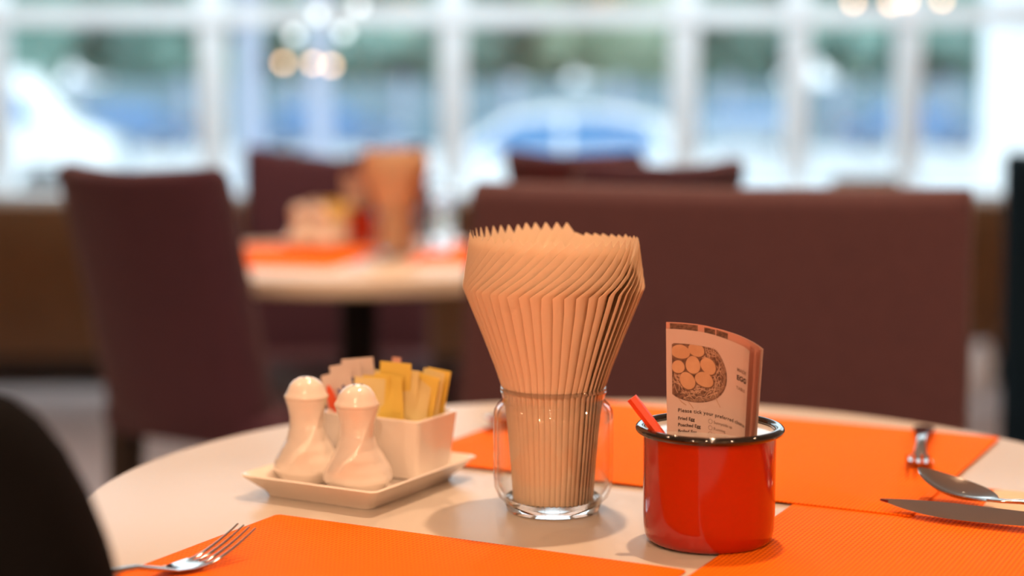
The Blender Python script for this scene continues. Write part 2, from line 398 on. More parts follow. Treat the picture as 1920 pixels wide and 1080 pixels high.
pot = tag(empty('pale_floor_form', ((1846 - 960) / F * 5.8, 5.8, 0)), 'small white pot-shaped form on the floor beside the wide chair', 'pot')  # unidentified pale form, given the shape of a pot
MB().lathe([(.035, 0), (.042, .004), (.054, .06), (.048, .13), (.036, .16), (.032, .175), (.028, .175), (.030, .15), (.02, .02)], 32).obj('pot_body', 'pot', pot)
MB().lathe([(.035, .173), (.037, .177), (.035, .181), (.027, .179)], 32, closed=True).obj('pot_rim', 'pot', pot)

# ------------------------------------------------------------------ things on the near table
U = Vector((.889, -.457)); V = Vector((.457, .889))
def placemat(corner, lu, lv, z, label):
    """corner: the back-left corner, lu along U, lv towards the viewer along -V"""
    c = Vector(corner) + U * lu/2 - V * lv/2
    o = rbox('placemat', lu, lv, 0, .0012, .004, 'mat', None, .0003)
    o.location = (c.x, c.y, z); o.rotation_euler = (0, 0, math.atan2(U.y, U.x))
    tag(o, label, 'placemat', 'orange woven placemats')
    return o
placemat((-.164, 1.150), .306, .27, TZ + .0002, 'orange woven placemat under the near fork')
placemat((.253, 1.280), .28, .40, TZ + .0002, 'orange woven placemat beneath the knife and half under the red mug')
bf = Vector((.277, 1.140)); bl = bf - U * .41 + V * .306
placemat(bl, .41, .306, TZ + .0015, 'orange woven placemat lying furthest back behind the glass jar')

# --- tray with shakers and sachet box
TF = Vector((-.0955, 1.1445)); th = math.radians(29.2)
TA = Vector((-math.cos(th), math.sin(th))); TB = Vector((math.sin(th), math.cos(th)))
TRL, TRW = .121, .1435
def tray_at(a, b): return TF + TA * a + TB * b
def make_tray():
    r = empty('condiment_tray')
    out = lambda g: rrect(TRL + 2 * g, TRW + 2 * g, .006, 4)
    prof = [(-.018, .0), (-.015, .0), (-.013, .004), (-.003, .0135), (0, .0165), (-.0015, .0175), (-.004, .0165), (-.014, .0085), (-.02, .007)]
    R = [[(x, y, z) for x, y in out(g)] for g, z in prof]
    MB().rings(R).obj('dish', 'ceramic', r)
    return r
def make_shaker():
    r = empty('shaker')
    H = .062; n = 64; R = []; N = 40
    for i in range(N + 1):
        u = i / N; z = H * u
        # pear profile
        pts = [(0, .0172), (.06, .0202), (.16, .0246), (.27, .0261), (.40, .0246), (.55, .0198), (.68, .0163), (.78, .0149), (.88, .0144), (1, .0148)]
        for (a, ra), (b, rb) in zip(pts, pts[1:]):
            if a <= u <= b:
                t = (u - a) / (b - a); t = t * t * (3 - 2 * t) * .4 + t * .6; rad = ra + (rb - ra) * t
        amt = max(0, math.sin(PI * min(1, max(0, (u - .16) / .80)))) ** .8
        tw = 2.1 * u - 2.62
        ring = []
        for k in range(n):
            a = 2 * PI * k / n
            # a rounded blade shaped section turning as it rises: two soft ridges
            q = abs(math.sin(a)); rr = rad * (1.05 - .34 * amt * q ** .9)
            ring.append((rr * math.cos(a + tw), rr * math.sin(a + tw), z))
        R.append(ring)
    MB().rings(R).obj('body', 'ceramic', r, 60)
    cap = MB().lathe([(.0142, H - .0015), (.0158, H - .0006), (.0165, H + .0008), (.0163, H + .0020), (.0150, H + .0036), (.0139, H + .0060), (.0122, H + .0098), (.0094, H + .0130), (.0052, H + .0152), (.0015, H + .0157)], 40).obj('domed_head', 'ceramic', r, 60)
    for a in range(3):
        x, y = .0035 * math.cos(a * 2.1), .0035 * math.sin(a * 2.1)
        MB().lathe([(.0007, H + .0145), (.0007, H + .0158)], 10, c=(x, y)).obj('hole', 'hole', cap)
    return r
BL, BW, BH = .080, .048, .046
def make_box():
    r = empty('sachet_box')
    fl = .0045
    prof = [(-.002, 0), (0, .001), (fl, BH - .001), (fl - .0006, BH), (fl - .0024, BH), (fl - .003, BH - .001), (-.002, .005)]
    R = [[(x, y, z) for x, y in rrect(BL + 2 * g, BW + 2 * g, .004, 4)] for g, z in prof]
    MB().rings(R).obj('box_body', 'ceramic', r)
    return r
def make_sachet(w, h, m, fold=0.0):
    """a flat paper pouch, crimped at the top, slightly puffed in the middle"""
    NX, NY = 6, 8; vs = []; fs = []
    for side in (1, -1):
        for j in range(NY + 1):
            for i in range(NX + 1):
                x = (i / NX - .5) * w; t = j / NY; z = t * h
                puff = .0022 * math.sin(PI * i / NX) * math.sin(PI * min(1, t * 1.18)) if t < .85 else 0
                bend = fold * (t ** 2)
                vs.append((x, side * (puff + .00018) + bend, z))
    q = (NX + 1) * (NY + 1)
    for s in (0, 1):
        for j in range(NY):
            for i in range(NX):
                a = s * q + j * (NX + 1) + i; f = (a, a + 1, a + NX + 2, a + NX + 1); fs.append(f if s == 0 else f[::-1])
    rim = [i for i in range(NX + 1)] + [j * (NX + 1) + NX for j in range(1, NY + 1)] + [NY * (NX + 1) + i for i in range(NX - 1, -1, -1)] + [j * (NX + 1) for j in range(NY - 1, 0, -1)]
    for k in range(len(rim)):
        a, b = rim[k], rim[(k + 1) % len(rim)]; fs.append((b, a, a + q, b + q))
    return vs, fs
SH0 = {}
def sachet(m, w, h, fold):
    key = (m, w, h, fold)
    if key not in SH0:
        vs, fs = make_sachet(w, h, m, fold); o = mesh_obj('sachet', vs, fs, m, None, 50); SH0[key] = o.data; return o
    o = bpy.data.objects.new('sachet', SH0[key]); C.objects.link(o); return o

def condiment_set(origin, rz, near):
    """tray, two shakers, box and sachets in the tray's own frame (x to the box end, y away)"""
    where = 'on the near table' if near else 'on the far table'
    Mx = Matrix.Translation((origin[0], origin[1], TZ + .0004)) @ Matrix.Rotation(rz, 4, 'Z')
    t = make_tray(); t.matrix_world = Mx; tag(t, 'white rectangular ceramic tray holding shakers ' + where, 'tray')
    def at(a, b, z=.0073):                         # a: from the front corner leftwards, b: from the front corner backwards
        return Mx @ Vector((TRL/2 - a, -TRW/2 + b, z))
    s = make_shaker(); s.location = at(.0395, .037); s.rotation_euler = (0, 0, .0)
    tag(s, 'twisted white ceramic shaker at the front corner of the tray ' + where, 'shaker', 'white ceramic shakers')
    s = copy_tree(s); s.location = at(.091, .046); s.rotation_euler = (0, 0, .15)
    tag(s, 'twisted white ceramic shaker further along the tray, nearer its pointed corner, ' + where, 'shaker')
    s['label'] = 'twisted white ceramic shaker further from the sachets ' + where
    b = make_box(); bm = Mx @ Matrix.Translation((TRL/2 - .012 - BL/2 - .004, -TRW/2 + .077 + BW/2 + .003, .0073)); b.matrix_world = bm
    tag(b, 'white ceramic sachet box standing on the tray ' + where, 'box')
    def place(o, x, y, tilt, yaw, roll, z=.0062):
        o.matrix_world = bm @ Matrix.Translation((x, y, z)) @ Matrix.Rotation(yaw, 4, 'Z') @ Matrix.Rotation(tilt, 4, 'X') @ Matrix.Rotation(roll, 4, 'Y')
    rr = random.Random(3 if near else 5)
    hb = BW/2 - .004
    ye = [(-.010, -.017, 'yellow_pale', .028, .066, .0, .00), (.003, -.016, 'yellow', .026, .069, .04, .05), (.014, -.014, 'yellow', .026, .067, -.14, .02), (.024, -.012, 'yellow_pale', .022, .070, .07, .08),
          (-.004, -.009, 'yellow_pale', .026, .070, .06, .03), (.009, -.006, 'yellow', .028, .078, .0, .02), (.021, -.003, 'yellow', .026, .071, .16, .02), (.027, .003, 'yellow_pale', .020, .073, .12, .03),
          (.018, .006, 'yellow', .026, .070, .08, .0), (.025, .012, 'yellow', .020, .072, .12, .05), (-.003, -.0125, 'yellow', .026, .0675, -.05, .0), (.016, -.009, 'yellow_pale', .024, .073, .02, .06)]
    for i, (x, y, m, w, h, roll, fold) in enumerate(ye):
        o = sachet(m, w, h, round(.004 + fold * .05, 4)); place(o, x, y, -.06 + .10 * rr.random(), .15 * rr.uniform(-1, 1), roll)
        yl = ('pale yellow sachet at the front beside the white ones ', 'yellow sachet second along the front of the box ', 'yellow sachet leaning across the front of the box ', 'pale yellow sachet at the front corner of the box ',
              'pale yellow sachet behind the front ones near the shaker ', 'tallest yellow sachet in the middle of the box ', 'yellow sachet tilted over near the jar end ', 'pale slim yellow sachet at the jar end ',
              'yellow sachet upright in the second row at the jar end ', 'slim yellow sachet furthest back at the jar end ', 'short yellow sachet tucked behind the first pale one ', 'pale yellow sachet tucked in the middle of the front ')[i]
        tag(o, (yl if near else 'yellow paper sachet in the sachet box ') + where, 'sachet', 'yellow sachets ' + where)
    for i, (x, y, h, roll) in enumerate(((-.0235, -.011, .070, -.29), (-.0225, -.004, .075, -.22), (-.0205, .003, .078, -.14))):
        o = sachet('white_sachet', .028, h, .003); place(o, x, y, .02, .05 * i, roll)
        lab = ('white sugar sachet with red and blue print, foremost of three ', 'white sugar sachet in the middle of the three ', 'white sugar sachet furthest back of the three ')[i]
        tag(o, lab + where, 'sachet', 'white sachets ' + where)
        if i == 0 and near or i == 1:
            vs = [(-.0052 + .0042 * math.cos(2*PI*k/20) * (1 - .25 * math.sin(2*PI*k/20)), -.0030, h - .020 + .012 * math.sin(2*PI*k/20)) for k in range(20)]
            d = MB().add(vs + [(a, c + .0006, e) for a, c, e in vs], [tuple(range(20)), tuple(range(39, 19, -1))] + [(k, (k+1) % 20, 20 + (k+1) % 20, 20 + k) for k in range(20)]).obj('red_print', 'print_red', o, 0)
            for xo, hh in ((.0045, .012), (.0095, .010)):
                zz = h - .019 if xo < .006 else h - .016
                MB().add([(xo - .0012, -.0029, zz - hh/2), (xo + .001, -.0029, zz - hh/2), (xo + .0002, -.0029, zz + hh/2), (xo - .002, -.0029, zz + hh/2),
                          (xo - .0012, -.0022, zz - hh/2), (xo + .001, -.0022, zz - hh/2), (xo + .0002, -.0022, zz + hh/2), (xo - .002, -.0022, zz + hh/2)],
                         [(0,1,2,3), (7,6,5,4), (0,4,5,1), (1,5,6,2), (2,6,7,3), (3,7,4,0)]).obj('blue_print', 'print_blue', o, 0)
    for i, (x, y, roll, h) in enumerate(((-.006, .010, -.05, .066), (.006, .013, .04, .065))):
        o = sachet('brown_sachet', .028, h, .003); place(o, x, y, .03, .0, roll)
        tag(o, ('brown red paper sachet behind the yellow ones beside the white ones ', 'brown red paper sachet behind the tallest yellow one ')[i] + where, 'sachet', 'brown sachets ' + where)
    o = sachet('pink_sachet', .0075, .078, .002); place(o, -.006, .016, .0, .1, .02)
    tag(o, 'slim pink paper stick sachet standing tallest ' + where, 'sachet')
tc = TF + TA * TRL/2 + TB * TRW/2
condiment_set((tc.x, tc.y), math.atan2(-TA.y, -TA.x), True)

# --- glass jar and fanned napkins
NAPM = []
def napkin_mesh(tipz, seed):
    """one folded napkin of the fan in the jar's frame, standing at angle 0: an outer ridge that flares from the jar neck and then swirls inwards"""
    rd = random.Random(seed)
    prof = [(.0285, .0075, -2), (.0300, .030, -1), (.0325, .060, 0), (.0352, .084, 0), (.0415, .103, 1), (.0500, .125, 1.5), (.0590, .147, 2), (.0632, .1575, 2),
            (.0637, .1595, 4), (.0632, .1640, 10), (.0622, .1715, 19), (.0610, .1800, 28), (.0598, .1890, 36), (.0588, tipz, 43)]
    NV = 6
    front, back = [], []
    for i, (r, z, a) in enumerate(prof):
        a += rd.uniform(-.5, .5)
        up = max(0, (z - .1595) / (tipz - .1595))
        for j in range(NV + 1):
            t = j / NV
            ang = math.radians(a + t * 34)
            rad = r * (1 - .52 * t ** 1.38)
            zz = z - (.035 * up * t ** 0.8 if up > 0 else 0)
            if up >= .99: zz -= .010 * t
            th_ = .0009 / r * (1 - .3 * t)
            front.append((rad * math.cos(ang), rad * math.sin(ang), zz))
            back.append((rad * math.cos(ang + th_), rad * math.sin(ang + th_), zz))
    vs = front + back; n = len(prof); m = NV + 1; q = n * m; fs = []
    for i in range(n - 1):
        for j in range(NV):
            a = i * m + j; fs.append((a, a + 1, a + m + 1, a + m)); fs.append((q + a, q + a + m, q + a + m + 1, q + a + 1))
    rim = [j for j in range(m)] + [i * m + NV for i in range(1, n)] + [(n - 1) * m + j for j in range(NV - 1, -1, -1)] + [i * m for i in range(n - 2, 0, -1)]
    for k in range(len(rim)):
        a, b = rim[k], rim[(k + 1) % len(rim)]; fs.append((a, a + q, b + q, b))
    o = mesh_obj('paper_napkin', vs, fs, 'napkin', None, 40)
    me = o.data; bpy.data.objects.remove(o); return me
def napkin_jar(x, y, near):
    where = 'on the near table' if near else 'on the far table'
    r = tag(empty('glass_jar', (x, y, TZ + .0004)), 'clear glass jar holding fanned paper napkins ' + where, 'jar')
    outer = [(.020, .0025), (.0300, .0), (.0325, .0005), (.0335, .003), (.0345, .006), (.0392, .0105), (.0418, .0170), (.0424, .025), (.0424, .066), (.0418, .0715), (.0398, .0750), (.0370, .0772), (.0362, .0790), (.0364, .0830),
             (.0374, .0845), (.0377, .0855), (.0372, .0862)]
    inner = [(.0350, .0860), (.0348, .0850), (.0346, .079), (.0352, .0765), (.0378, .0730), (.0395, .0690), (.0399, .064), (.0399, .026), (.0390, .0180), (.0350, .0110), (.0300, .0082), (.015, .0072), (.001, .0070)]
    MB().lathe(outer[4:] + inner[:10] , 96, closed=True).obj('jar_wall', 'jar_wall', r, 50)
    MB().lathe([(.0362 + .0014 * math.cos(2 * PI * k / 12), .0874 + .0014 * math.sin(2 * PI * k / 12)) for k in range(12)], 96, closed=True).obj('jar_lip', 'jar', r, 60)
    MB().lathe(outer[:5] + [(.0335, .0095)] + inner[10:], 96).obj('jar_base', 'jar', r, 50)
    n = 50
    if not NAPM:
        for k in range(9): NAPM.append(napkin_mesh(.1925 + .0010 * k, k))
    rd = random.Random(11)
    for k in range(n):
        a = 360 * k / n + rd.uniform(-.5, .5)
        # tips climb round the fan from the lower start to the last napkin laid on
        ph = ((a + 43 - 72) % 360) / 360
        idx = int(min(8, max(0, 8 * (1 - ph) * .98 + rd.uniform(-.4, .4))))
        if not near: idx = k % 9
        o = bpy.data.objects.new('paper_napkin', NAPM[idx]); C.objects.link(o)
        o.location = (x, y, TZ + .0004); o.rotation_euler = (0, 0, math.radians(a))
        tag(o, 'folded cream paper napkin of the swirled fan in the jar ' + where, 'napkin', 'fanned napkins ' + where)
J = P(1037, 955)
napkin_jar(J.x, J.y, True)

# --- red enamel mug
def mug(x, y, z, near):
    k_ = .945
    where = 'on the near table' if near else 'on the far table'
    r = tag(empty('enamel_mug', (x, y, z)), 'red enamel mug with black rim holding order cards ' + where, 'mug')
    MB().lathe([(.003, .0015), (.036, .0012), (.0385, 0), (.0405, .0012), (.0420, .0045), (.0428, .010), (.0432, .020), (.0434, .0745), (.0436, .0765)], 96).obj('mug_body', 'red', r, 50).scale = (1, 1, k_)
    MB().lathe([(.0432, .0768), (.0428, .0745), (.0424, .020), (.0410, .0065), (.036, .0035), (.004, .0030)], 96).obj('mug_lining', 'white_enamel', r, 50).scale = (1, 1, k_)
    MB().lathe([(.0455 + .0032 * math.cos(2 * PI * k / 14), .0782 + .0030 * math.sin(2 * PI * k / 14)) for k in range(14)], 96, closed=True).obj('rim', 'black', r, 60).scale = (1, 1, k_)
    return r
MG = P(1328, 1014); MZ = TZ + .0016
mug(MG.x, MG.y, MZ, True)

# --- order cards in the mug
def lerp(a, b, t): return a + (b - a) * t
def curve(pts, s):
    """point at share s of a polyline, smoothed by Catmull-Rom"""
    n = len(pts) - 1; f = min(max(s, 0), .99999) * n; i = int(f); t = f - i
    p0, p1, p2, p3 = pts[max(i-1, 0)], pts[i], pts[i+1], pts[min(i+2, n)]
    return (p1 * 2 + (p2 - p0) * t + (p0 * 2 - p1 * 5 + p2 * 4 - p3) * t * t + (p1 * 3 - p0 - p2 * 3 + p3) * t ** 3) / 2
# plan of the first and the last card at the top (x, y from the mug's axis, z above the table); they bend towards the viewer
FT = [Vector(v) for v in ((-.0297, -.004, .1418), (-.0165, -.0055, .1412), (-.0030, -.0095, .1395), (.0095, -.0165, .1362), (.0178, -.0235, .1330), (.0212, -.0290, .1308))]
FB = [Vector(v) for v in ((-.0270, -.004, .004), (-.0150, -.0055, .004), (-.0030, -.0085, .004), (.0080, -.0140, .004), (.0140, -.0200, .004), (.0165, -.0250, .004))]
BT = [Vector(v) for v in ((-.0285, .0060, .1420), (-.0150, .0055, .1420), (.0010, .0035, .1415), (.0150, -.0035, .1385), (.0255, -.0125, .1345), (.0312, -.0200, .1310))]
BB = [Vector(v) for v in ((-.0260, .0060, .004), (-.0140, .0050, .004), (.0000, .0030, .004), (.0130, -.0030, .004), (.0215, -.0100, .004), (.0250, -.0150, .004))]
def card_surface(k):
    T = [lerp(a, b, k) for a, b in zip(FT, BT)]; B = [lerp(a, b, k) for a, b in zip(FB, BB)]
    return lambda s, t: lerp(curve(T, s), curve(B, s), t)
def card(k, lower, extra_x, m='card'):
    Q = card_surface(k); NS, NT = 40, 5; vs = []; fs = []
    for d in (0, .0005):
        for j in range(NT + 1):
            for i in range(NS + 1):
                p = Q(i / NS, j / NT); p = Vector((p.x + extra_x * i / NS, p.y + d, p.z - lower * (1 - j / NT))); vs.append(p)
    q = (NS + 1) * (NT + 1)
    for j in range(NT):
        for i in range(NS):
            a = j * (NS + 1) + i; fs.append((a, a + 1, a + NS + 2, a + NS + 1)); fs.append((q + a, q + a + NS + 1, q + a + NS + 2, q + a + 1))
    rim = [i for i in range(NS + 1)] + [j * (NS + 1) + NS for j in range(1, NT + 1)] + [NT * (NS + 1) + i for i in range(NS - 1, -1, -1)] + [j * (NS + 1) for j in range(NT - 1, 0, -1)]
    for i in range(len(rim)):
        a, b = rim[i], rim[(i + 1) % len(rim)]; fs.append((a, a + q, b + q, b))
    return mesh_obj('order_card', vs, fs, m, None, 50)
NCARD = 10
CARDS = []
rd = random.Random(4)
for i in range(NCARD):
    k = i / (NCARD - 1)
    o = card(k, (0, -.0042)[i] if i < 2 else (0 if i == NCARD - 1 else rd.uniform(-.0010, .0024)), 0 if i in (0, NCARD - 1) else rd.uniform(-.0012, .0006), 'card' if i in (0, NCARD - 1) else 'card_red_bounce')
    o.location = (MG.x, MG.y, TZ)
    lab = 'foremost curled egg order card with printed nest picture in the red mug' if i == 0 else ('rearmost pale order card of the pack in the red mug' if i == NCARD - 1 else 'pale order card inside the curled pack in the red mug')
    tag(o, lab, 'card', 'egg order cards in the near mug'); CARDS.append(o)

# print on the first card, laid out in metres along the card (u from the fold, v down from the top edge)
Q0 = card_surface(0)
_arc = [0.0]; _N = 200
for i in range(_N): _arc.append(_arc[-1] + (Q0((i + 1) / _N, 0) - Q0(i / _N, 0)).length)
CW = _arc[-1]; CHT = .1378
def s_of(u):
    u = min(max(u, 0), CW)
    for i in range(_N):
        if _arc[i + 1] >= u: return (i + (u - _arc[i]) / max(1e-9, _arc[i + 1] - _arc[i])) / _N
    return 1.0
def on_card(u, v, lift):
    s = s_of(u); t = v / CHT; p = Q0(s, t); e = .004
    a = (Q0(min(1, s + e), t) - Q0(max(0, s - e), t)); n = Vector((a.y, -a.x, 0)).normalized()
    return p + n * lift
PXU = 1 / 2950.0                                   # card metres for one pixel of the photograph near the fold
def print_mesh(name, vs, fs, m, lift, parent=None):
    o = mesh_obj(name, [on_card(u, v, lift) for u, v in vs], fs, m, parent or CARDS[0], 0); return o
CUT_U, CUT_V = 11 * PXU, 27 * PXU
def blob(cx, cy, rx, ry, rot, n=28):
    out = []
    for k in range(n):
        a = 2 * PI * k / n; ex = rx * math.cos(a) * (1 + .07 * math.sin(a)); ey = ry * math.sin(a)
        u = cx + ex * math.cos(rot) - ey * math.sin(rot); v = cy + ex * math.sin(rot) + ey * math.cos(rot)
        out.append((max(u, CUT_U), max(v, CUT_V)))
    return out
def disc_print(name, cx, cy, rx, ry, rot, m, lift, n=28, parent=None):
    vs = blob(cx, cy, rx, ry, rot, n); c = (max(cx, CUT_U), max(cy, CUT_V))
    NR = 6; al = []; fs = []
    for j in range(NR):
        f_ = 1 - j / NR; al += [(c[0] + (a - c[0]) * f_, c[1] + (b_ - c[1]) * f_) for a, b_ in vs]
        if j: fs += [((j - 1) * n + k, (j - 1) * n + (k + 1) % n, j * n + (k + 1) % n, j * n + k) for k in range(n)]
    fs += [((NR - 1) * n + k, (NR - 1) * n + (k + 1) % n, NR * n) for k in range(n)]
    return print_mesh(name, al + [c], fs, m, lift, parent)
px = lambda x: (x - 1247) * PXU
py = lambda y: (y - 611) * PXU * 1.015
NESTC = (px(1301), py(685))
nest = disc_print('nest_picture', NESTC[0], NESTC[1], 69 * PXU, 64 * PXU, 0, 'nest', .0002, 48)
# straw strands and the stitched basket rim
b = MB()
def strand(bld, pts, w, lift):
    P3 = []
    for i, (u, v) in enumerate(pts):
        q = pts[min(i + 1, len(pts) - 1)]; p = pts[max(i - 1, 0)]; du, dv = q[0] - p[0], q[1] - p[1]; L = math.hypot(du, dv) or 1
        P3 += [on_card(u - dv / L * w, v + du / L * w, lift), on_card(u + dv / L * w, v - du / L * w, lift)]
    bld.add(P3, [(2 * i, 2 * i + 1, 2 * i + 3, 2 * i + 2) for i in range(len(pts) - 1)])
rd = random.Random(9)
for k in range(230):
    a = rd.uniform(-1.15, 3.0); rr = rd.uniform(.45, .93); cu = NESTC[0] + 66 * PXU * rr * math.cos(a); cv = NESTC[1] + 61 * PXU * rr * math.sin(a)
    if cu < CUT_U + .001 or cv < CUT_V + .001: continue
    d = a + PI/2 + rd.uniform(-.9, .9); L = rd.uniform(4, 11) * PXU; bend = rd.uniform(-.3, .3)
    pts = [(cu + L * t * math.cos(d + bend * t), cv + L * t * math.sin(d + bend * t)) for t in (-1, -.3, .3, 1)]
    pts = [(max(u, CUT_U), max(v, CUT_V)) for u, v in pts]
    strand(b, pts, rd.uniform(.3, .7) * PXU, .00030)
for k in range(60):
    a = -.95 + k * .048; c, s = math.cos(a), math.sin(a)
    strand(b, [(NESTC[0] + r * PXU * 1.04 * c, NESTC[1] + r * PXU * .97 * s) for r in (59, 64.5)], .45 * PXU, .00030)
for pts in ([(1346, 700), (1343, 722), (1350, 738), (1357, 748)], [(1270, 742), (1277, 750), (1286, 755)], [(1290, 748), (1297, 756), (1300, 760)]):
    strand(b, [(px(x), py(y)) for x, y in pts], .7 * PXU, .00030)
so = b.obj('straw_print', 'straw', CARDS[0], 0); so['kind'] = 'stuff'
for ex, ey, rx, ry, rot in ((1274.5, 653, 18.5, 13.5, .1), (1305.5, 646, 16, 13.5, .2), (1270, 682, 12.5, 12.5, 0), (1299, 676, 14.5, 17.3, .0), (1330, 673.5, 17, 15, .7), (1322, 701, 19, 14.5, .15), (1288, 707.5, 14.5, 17.5, -.6)):
    e0 = disc_print('egg_print', px(ex), py(ey), rx * PXU, ry * PXU, rot, 'egg', .00052)
    disc_print('egg_shadow', px(ex) + .8 * PXU, py(ey) + 1.2 * PXU, (rx + 1.4) * PXU, (ry + 1.4) * PXU, rot, 'egg_edge', .00040, parent=e0)
def text_print(body, x, y, cap, m='ink', bold=.0, track=1.0):
    cu_ = bpy.data.curves.new('lettering', 'FONT'); cu_.body = body; cu_.size = 1.0; cu_.offset = bold; cu_.space_character = track; cu_.resolution_u = 3
    t = bpy.data.objects.new('lettering_source', cu_); C.objects.link(t)
    bpy.context.view_layer.update()
    me = bpy.data.meshes.new_from_object(t.evaluated_get(bpy.context.evaluated_depsgraph_get()))
    sc = cap * PXU / .70
    vs = [(x + v.co.x * sc, y - v.co.y * sc) for v in me.vertices]; fs = [tuple(p.vertices) for p in me.polygons]
    bpy.data.objects.remove(t); bpy.data.curves.remove(cu_); bpy.data.meshes.remove(me)
    vs = [(min(u, CW - .0003), v) for u, v in vs]
    return print_mesh('lettering', vs, fs, m, .0003)
text_print('Please tick your preferred choice', px(1269), py(769), 7.2, 'ink', .012, 1.09)
text_print('Fried Egg', px(1269), py(784), 6.4, 'ink', .022)
text_print('Poached Egg', px(1269), py(796.5), 6.4, 'ink', .022)
text_print('Boiled Egg', px(1269), py(808.5), 6.4, 'ink', .022)
for y, w in ((784, 'Sunnyside up'), (796.5, 'Running'), (808.5, 'Soft, 3 min')):
    text_print(w, px(1343), py(y - 1), 5.8, 'ink_soft', .004)
    n = 16; c0 = (px(1336), py(y - 4)); ring = []
    for R_ in (4.6, 3.9):
        ring += [(c0[0] + R_ * PXU * math.cos(2*PI*k/n), c0[1] + R_ * PXU * math.sin(2*PI*k/n)) for k in range(n)]
    print_mesh('tick_circle', ring, [(k, (k+1) % n, n + (k+1) % n, n + k) for k in range(n)], 'ink_soft', .0003)
text_print('MADE', px(1393), py(664), 6.6, 'ink_soft', .01)
text_print('EGG', px(1393), py(681), 9.5, 'ink', .03)
text_print('TABLE', px(1393), py(700), 6.0, 'ink_soft', .01)
# the card behind shows a strip of its own picture above the front one
_q = card_surface(1 / (NCARD - 1))
def on_second(s, v):
    p = _q(s, v / CHT); return Vector((p.x, p.y - .0003, p.z + .0042 * (1 - v / CHT)))
for s0, s1, v0, v1 in ((.05, .30, .0006, .006), (.36, .46, .0012, .006), (.47, .62, .0008, .006)):
    n = 5; vs = [on_second(lerp(s0, s1, i / n), v) for v in (v0, v1) for i in range(n + 1)]
    mesh_obj('picture_strip', vs, [(i, i + 1, n + 2 + i, n + 1 + i) for i in range(n)], 'nest', CARDS[1], 0)
# --- pencil
def pencil(a, b_):
    a, b_ = Vector(a), Vector(b_); d = (b_ - a); L = d.length; d.normalize()
    r = empty('hexagonal_pencil', a); r.rotation_euler = d.to_track_quat('Z', 'Y').to_euler()
    MB().rings([[(.0037 * math.cos(PI/3*k), .0037 * math.sin(PI/3*k), z) for k in range(6)] for z in (.012, L)]).obj('painted_shaft', 'pencil', r, 20)
    MB().rings([[(rr * math.cos(PI/3*k), rr * math.sin(PI/3*k), z) for k in range(6)] for rr, z in ((.001, .0), (.0037, .0119))]).obj('sharpened_tip', 'lampmetal', r, 20)
    return r
pt = Vector((MG.x - .0520, MG.y - .010, TZ + .0975)); pb = Vector((MG.x + .018, MG.y - .031, TZ + .007))
tag(pencil(pb, pt), 'orange hexagonal pencil leaning out of the red mug', 'pencil')

# --- cutlery
def section(bld, pts):
    """pts: (x, half width, z, thickness, sag) along the piece; sag raises the sides to form a bowl"""
    R = []
    for x, w, z, t, sag in pts:
        ring = []
        for k in range(9): y = w * (1 - k / 4); ring.append((x, y, z + sag * (y / max(w, 1e-6)) ** 2 + t * .5 * math.sqrt(max(0, 1 - (y / max(w, 1e-6)) ** 2 * .9))))
        for k in range(8, -1, -1): y = w * (1 - k / 4); ring.append((x, y * .98, z + sag * (y / max(w, 1e-6)) ** 2 - t * .5 * math.sqrt(max(0, 1 - (y / max(w, 1e-6)) ** 2 * .9))))
        R.append(ring)
    return bld.rings(R)
HANDLE = [(-.145, .0055, .002, .0026, 0), (-.143, .0085, .002, .003, 0), (-.125, .0092, .0032, .003, 0), (-.09, .0066, .0075, .003, 0), (-.055, .0042, .0115, .0034, 0), (-.03, .0036, .0098, .0036, 0)]
def make_fork():
    r = empty('fork')
    section(MB(), HANDLE + [(-.014, .0048, .0055, .0030, 0), (-.004, .0082, .0030, .0022, .0004), (.006, .0104, .0022, .0019, .0007), (.0165, .0108, .0030, .0018, .0006)]).obj('handle', 'steel', r, 60)
    for k in range(4):
        y = (k - 1.5) * .0058
        pts = []
        for i in range(9):
            t = i / 8; x = .0155 + .040 * t; z = .0030 + .0155 * t ** 1.5; w = .0017 * (1 - .55 * t ** 2)
            pts.append((x, w, z, .0018 * (1 - .5 * t), 0))
        o = section(MB(), pts).obj('tine', 'steel', r, 60)
        for v in o.data.vertices: v.co.y += y * (1 + .0 * v.co.x)
    return r
def make_spoon():
    r = empty('spoon')
    section(MB(), HANDLE + [(-.014, .0042, .0062, .0030, 0), (-.003, .0055, .0045, .0024, .0003)]).obj('handle', 'steel', r, 60)
    pts = []
    for i in range(15):
        t = i / 14; x = -.004 + .064 * t
        w = .0205 * math.sin(PI * (t * .93 + .07)) ** .62 * (1 - .12 * t) if t < .995 else .002
        z = .0042 + .0015 * t - .0050 * math.sin(PI * t) + .006 * t ** 3
        pts.append((x, max(w, .002), z, .0014, .0062 * math.sin(PI * min(1, t * .96 + .02)) ** .8))
    section(MB(), pts).obj('bowl', 'steel', r, 70)
    return r
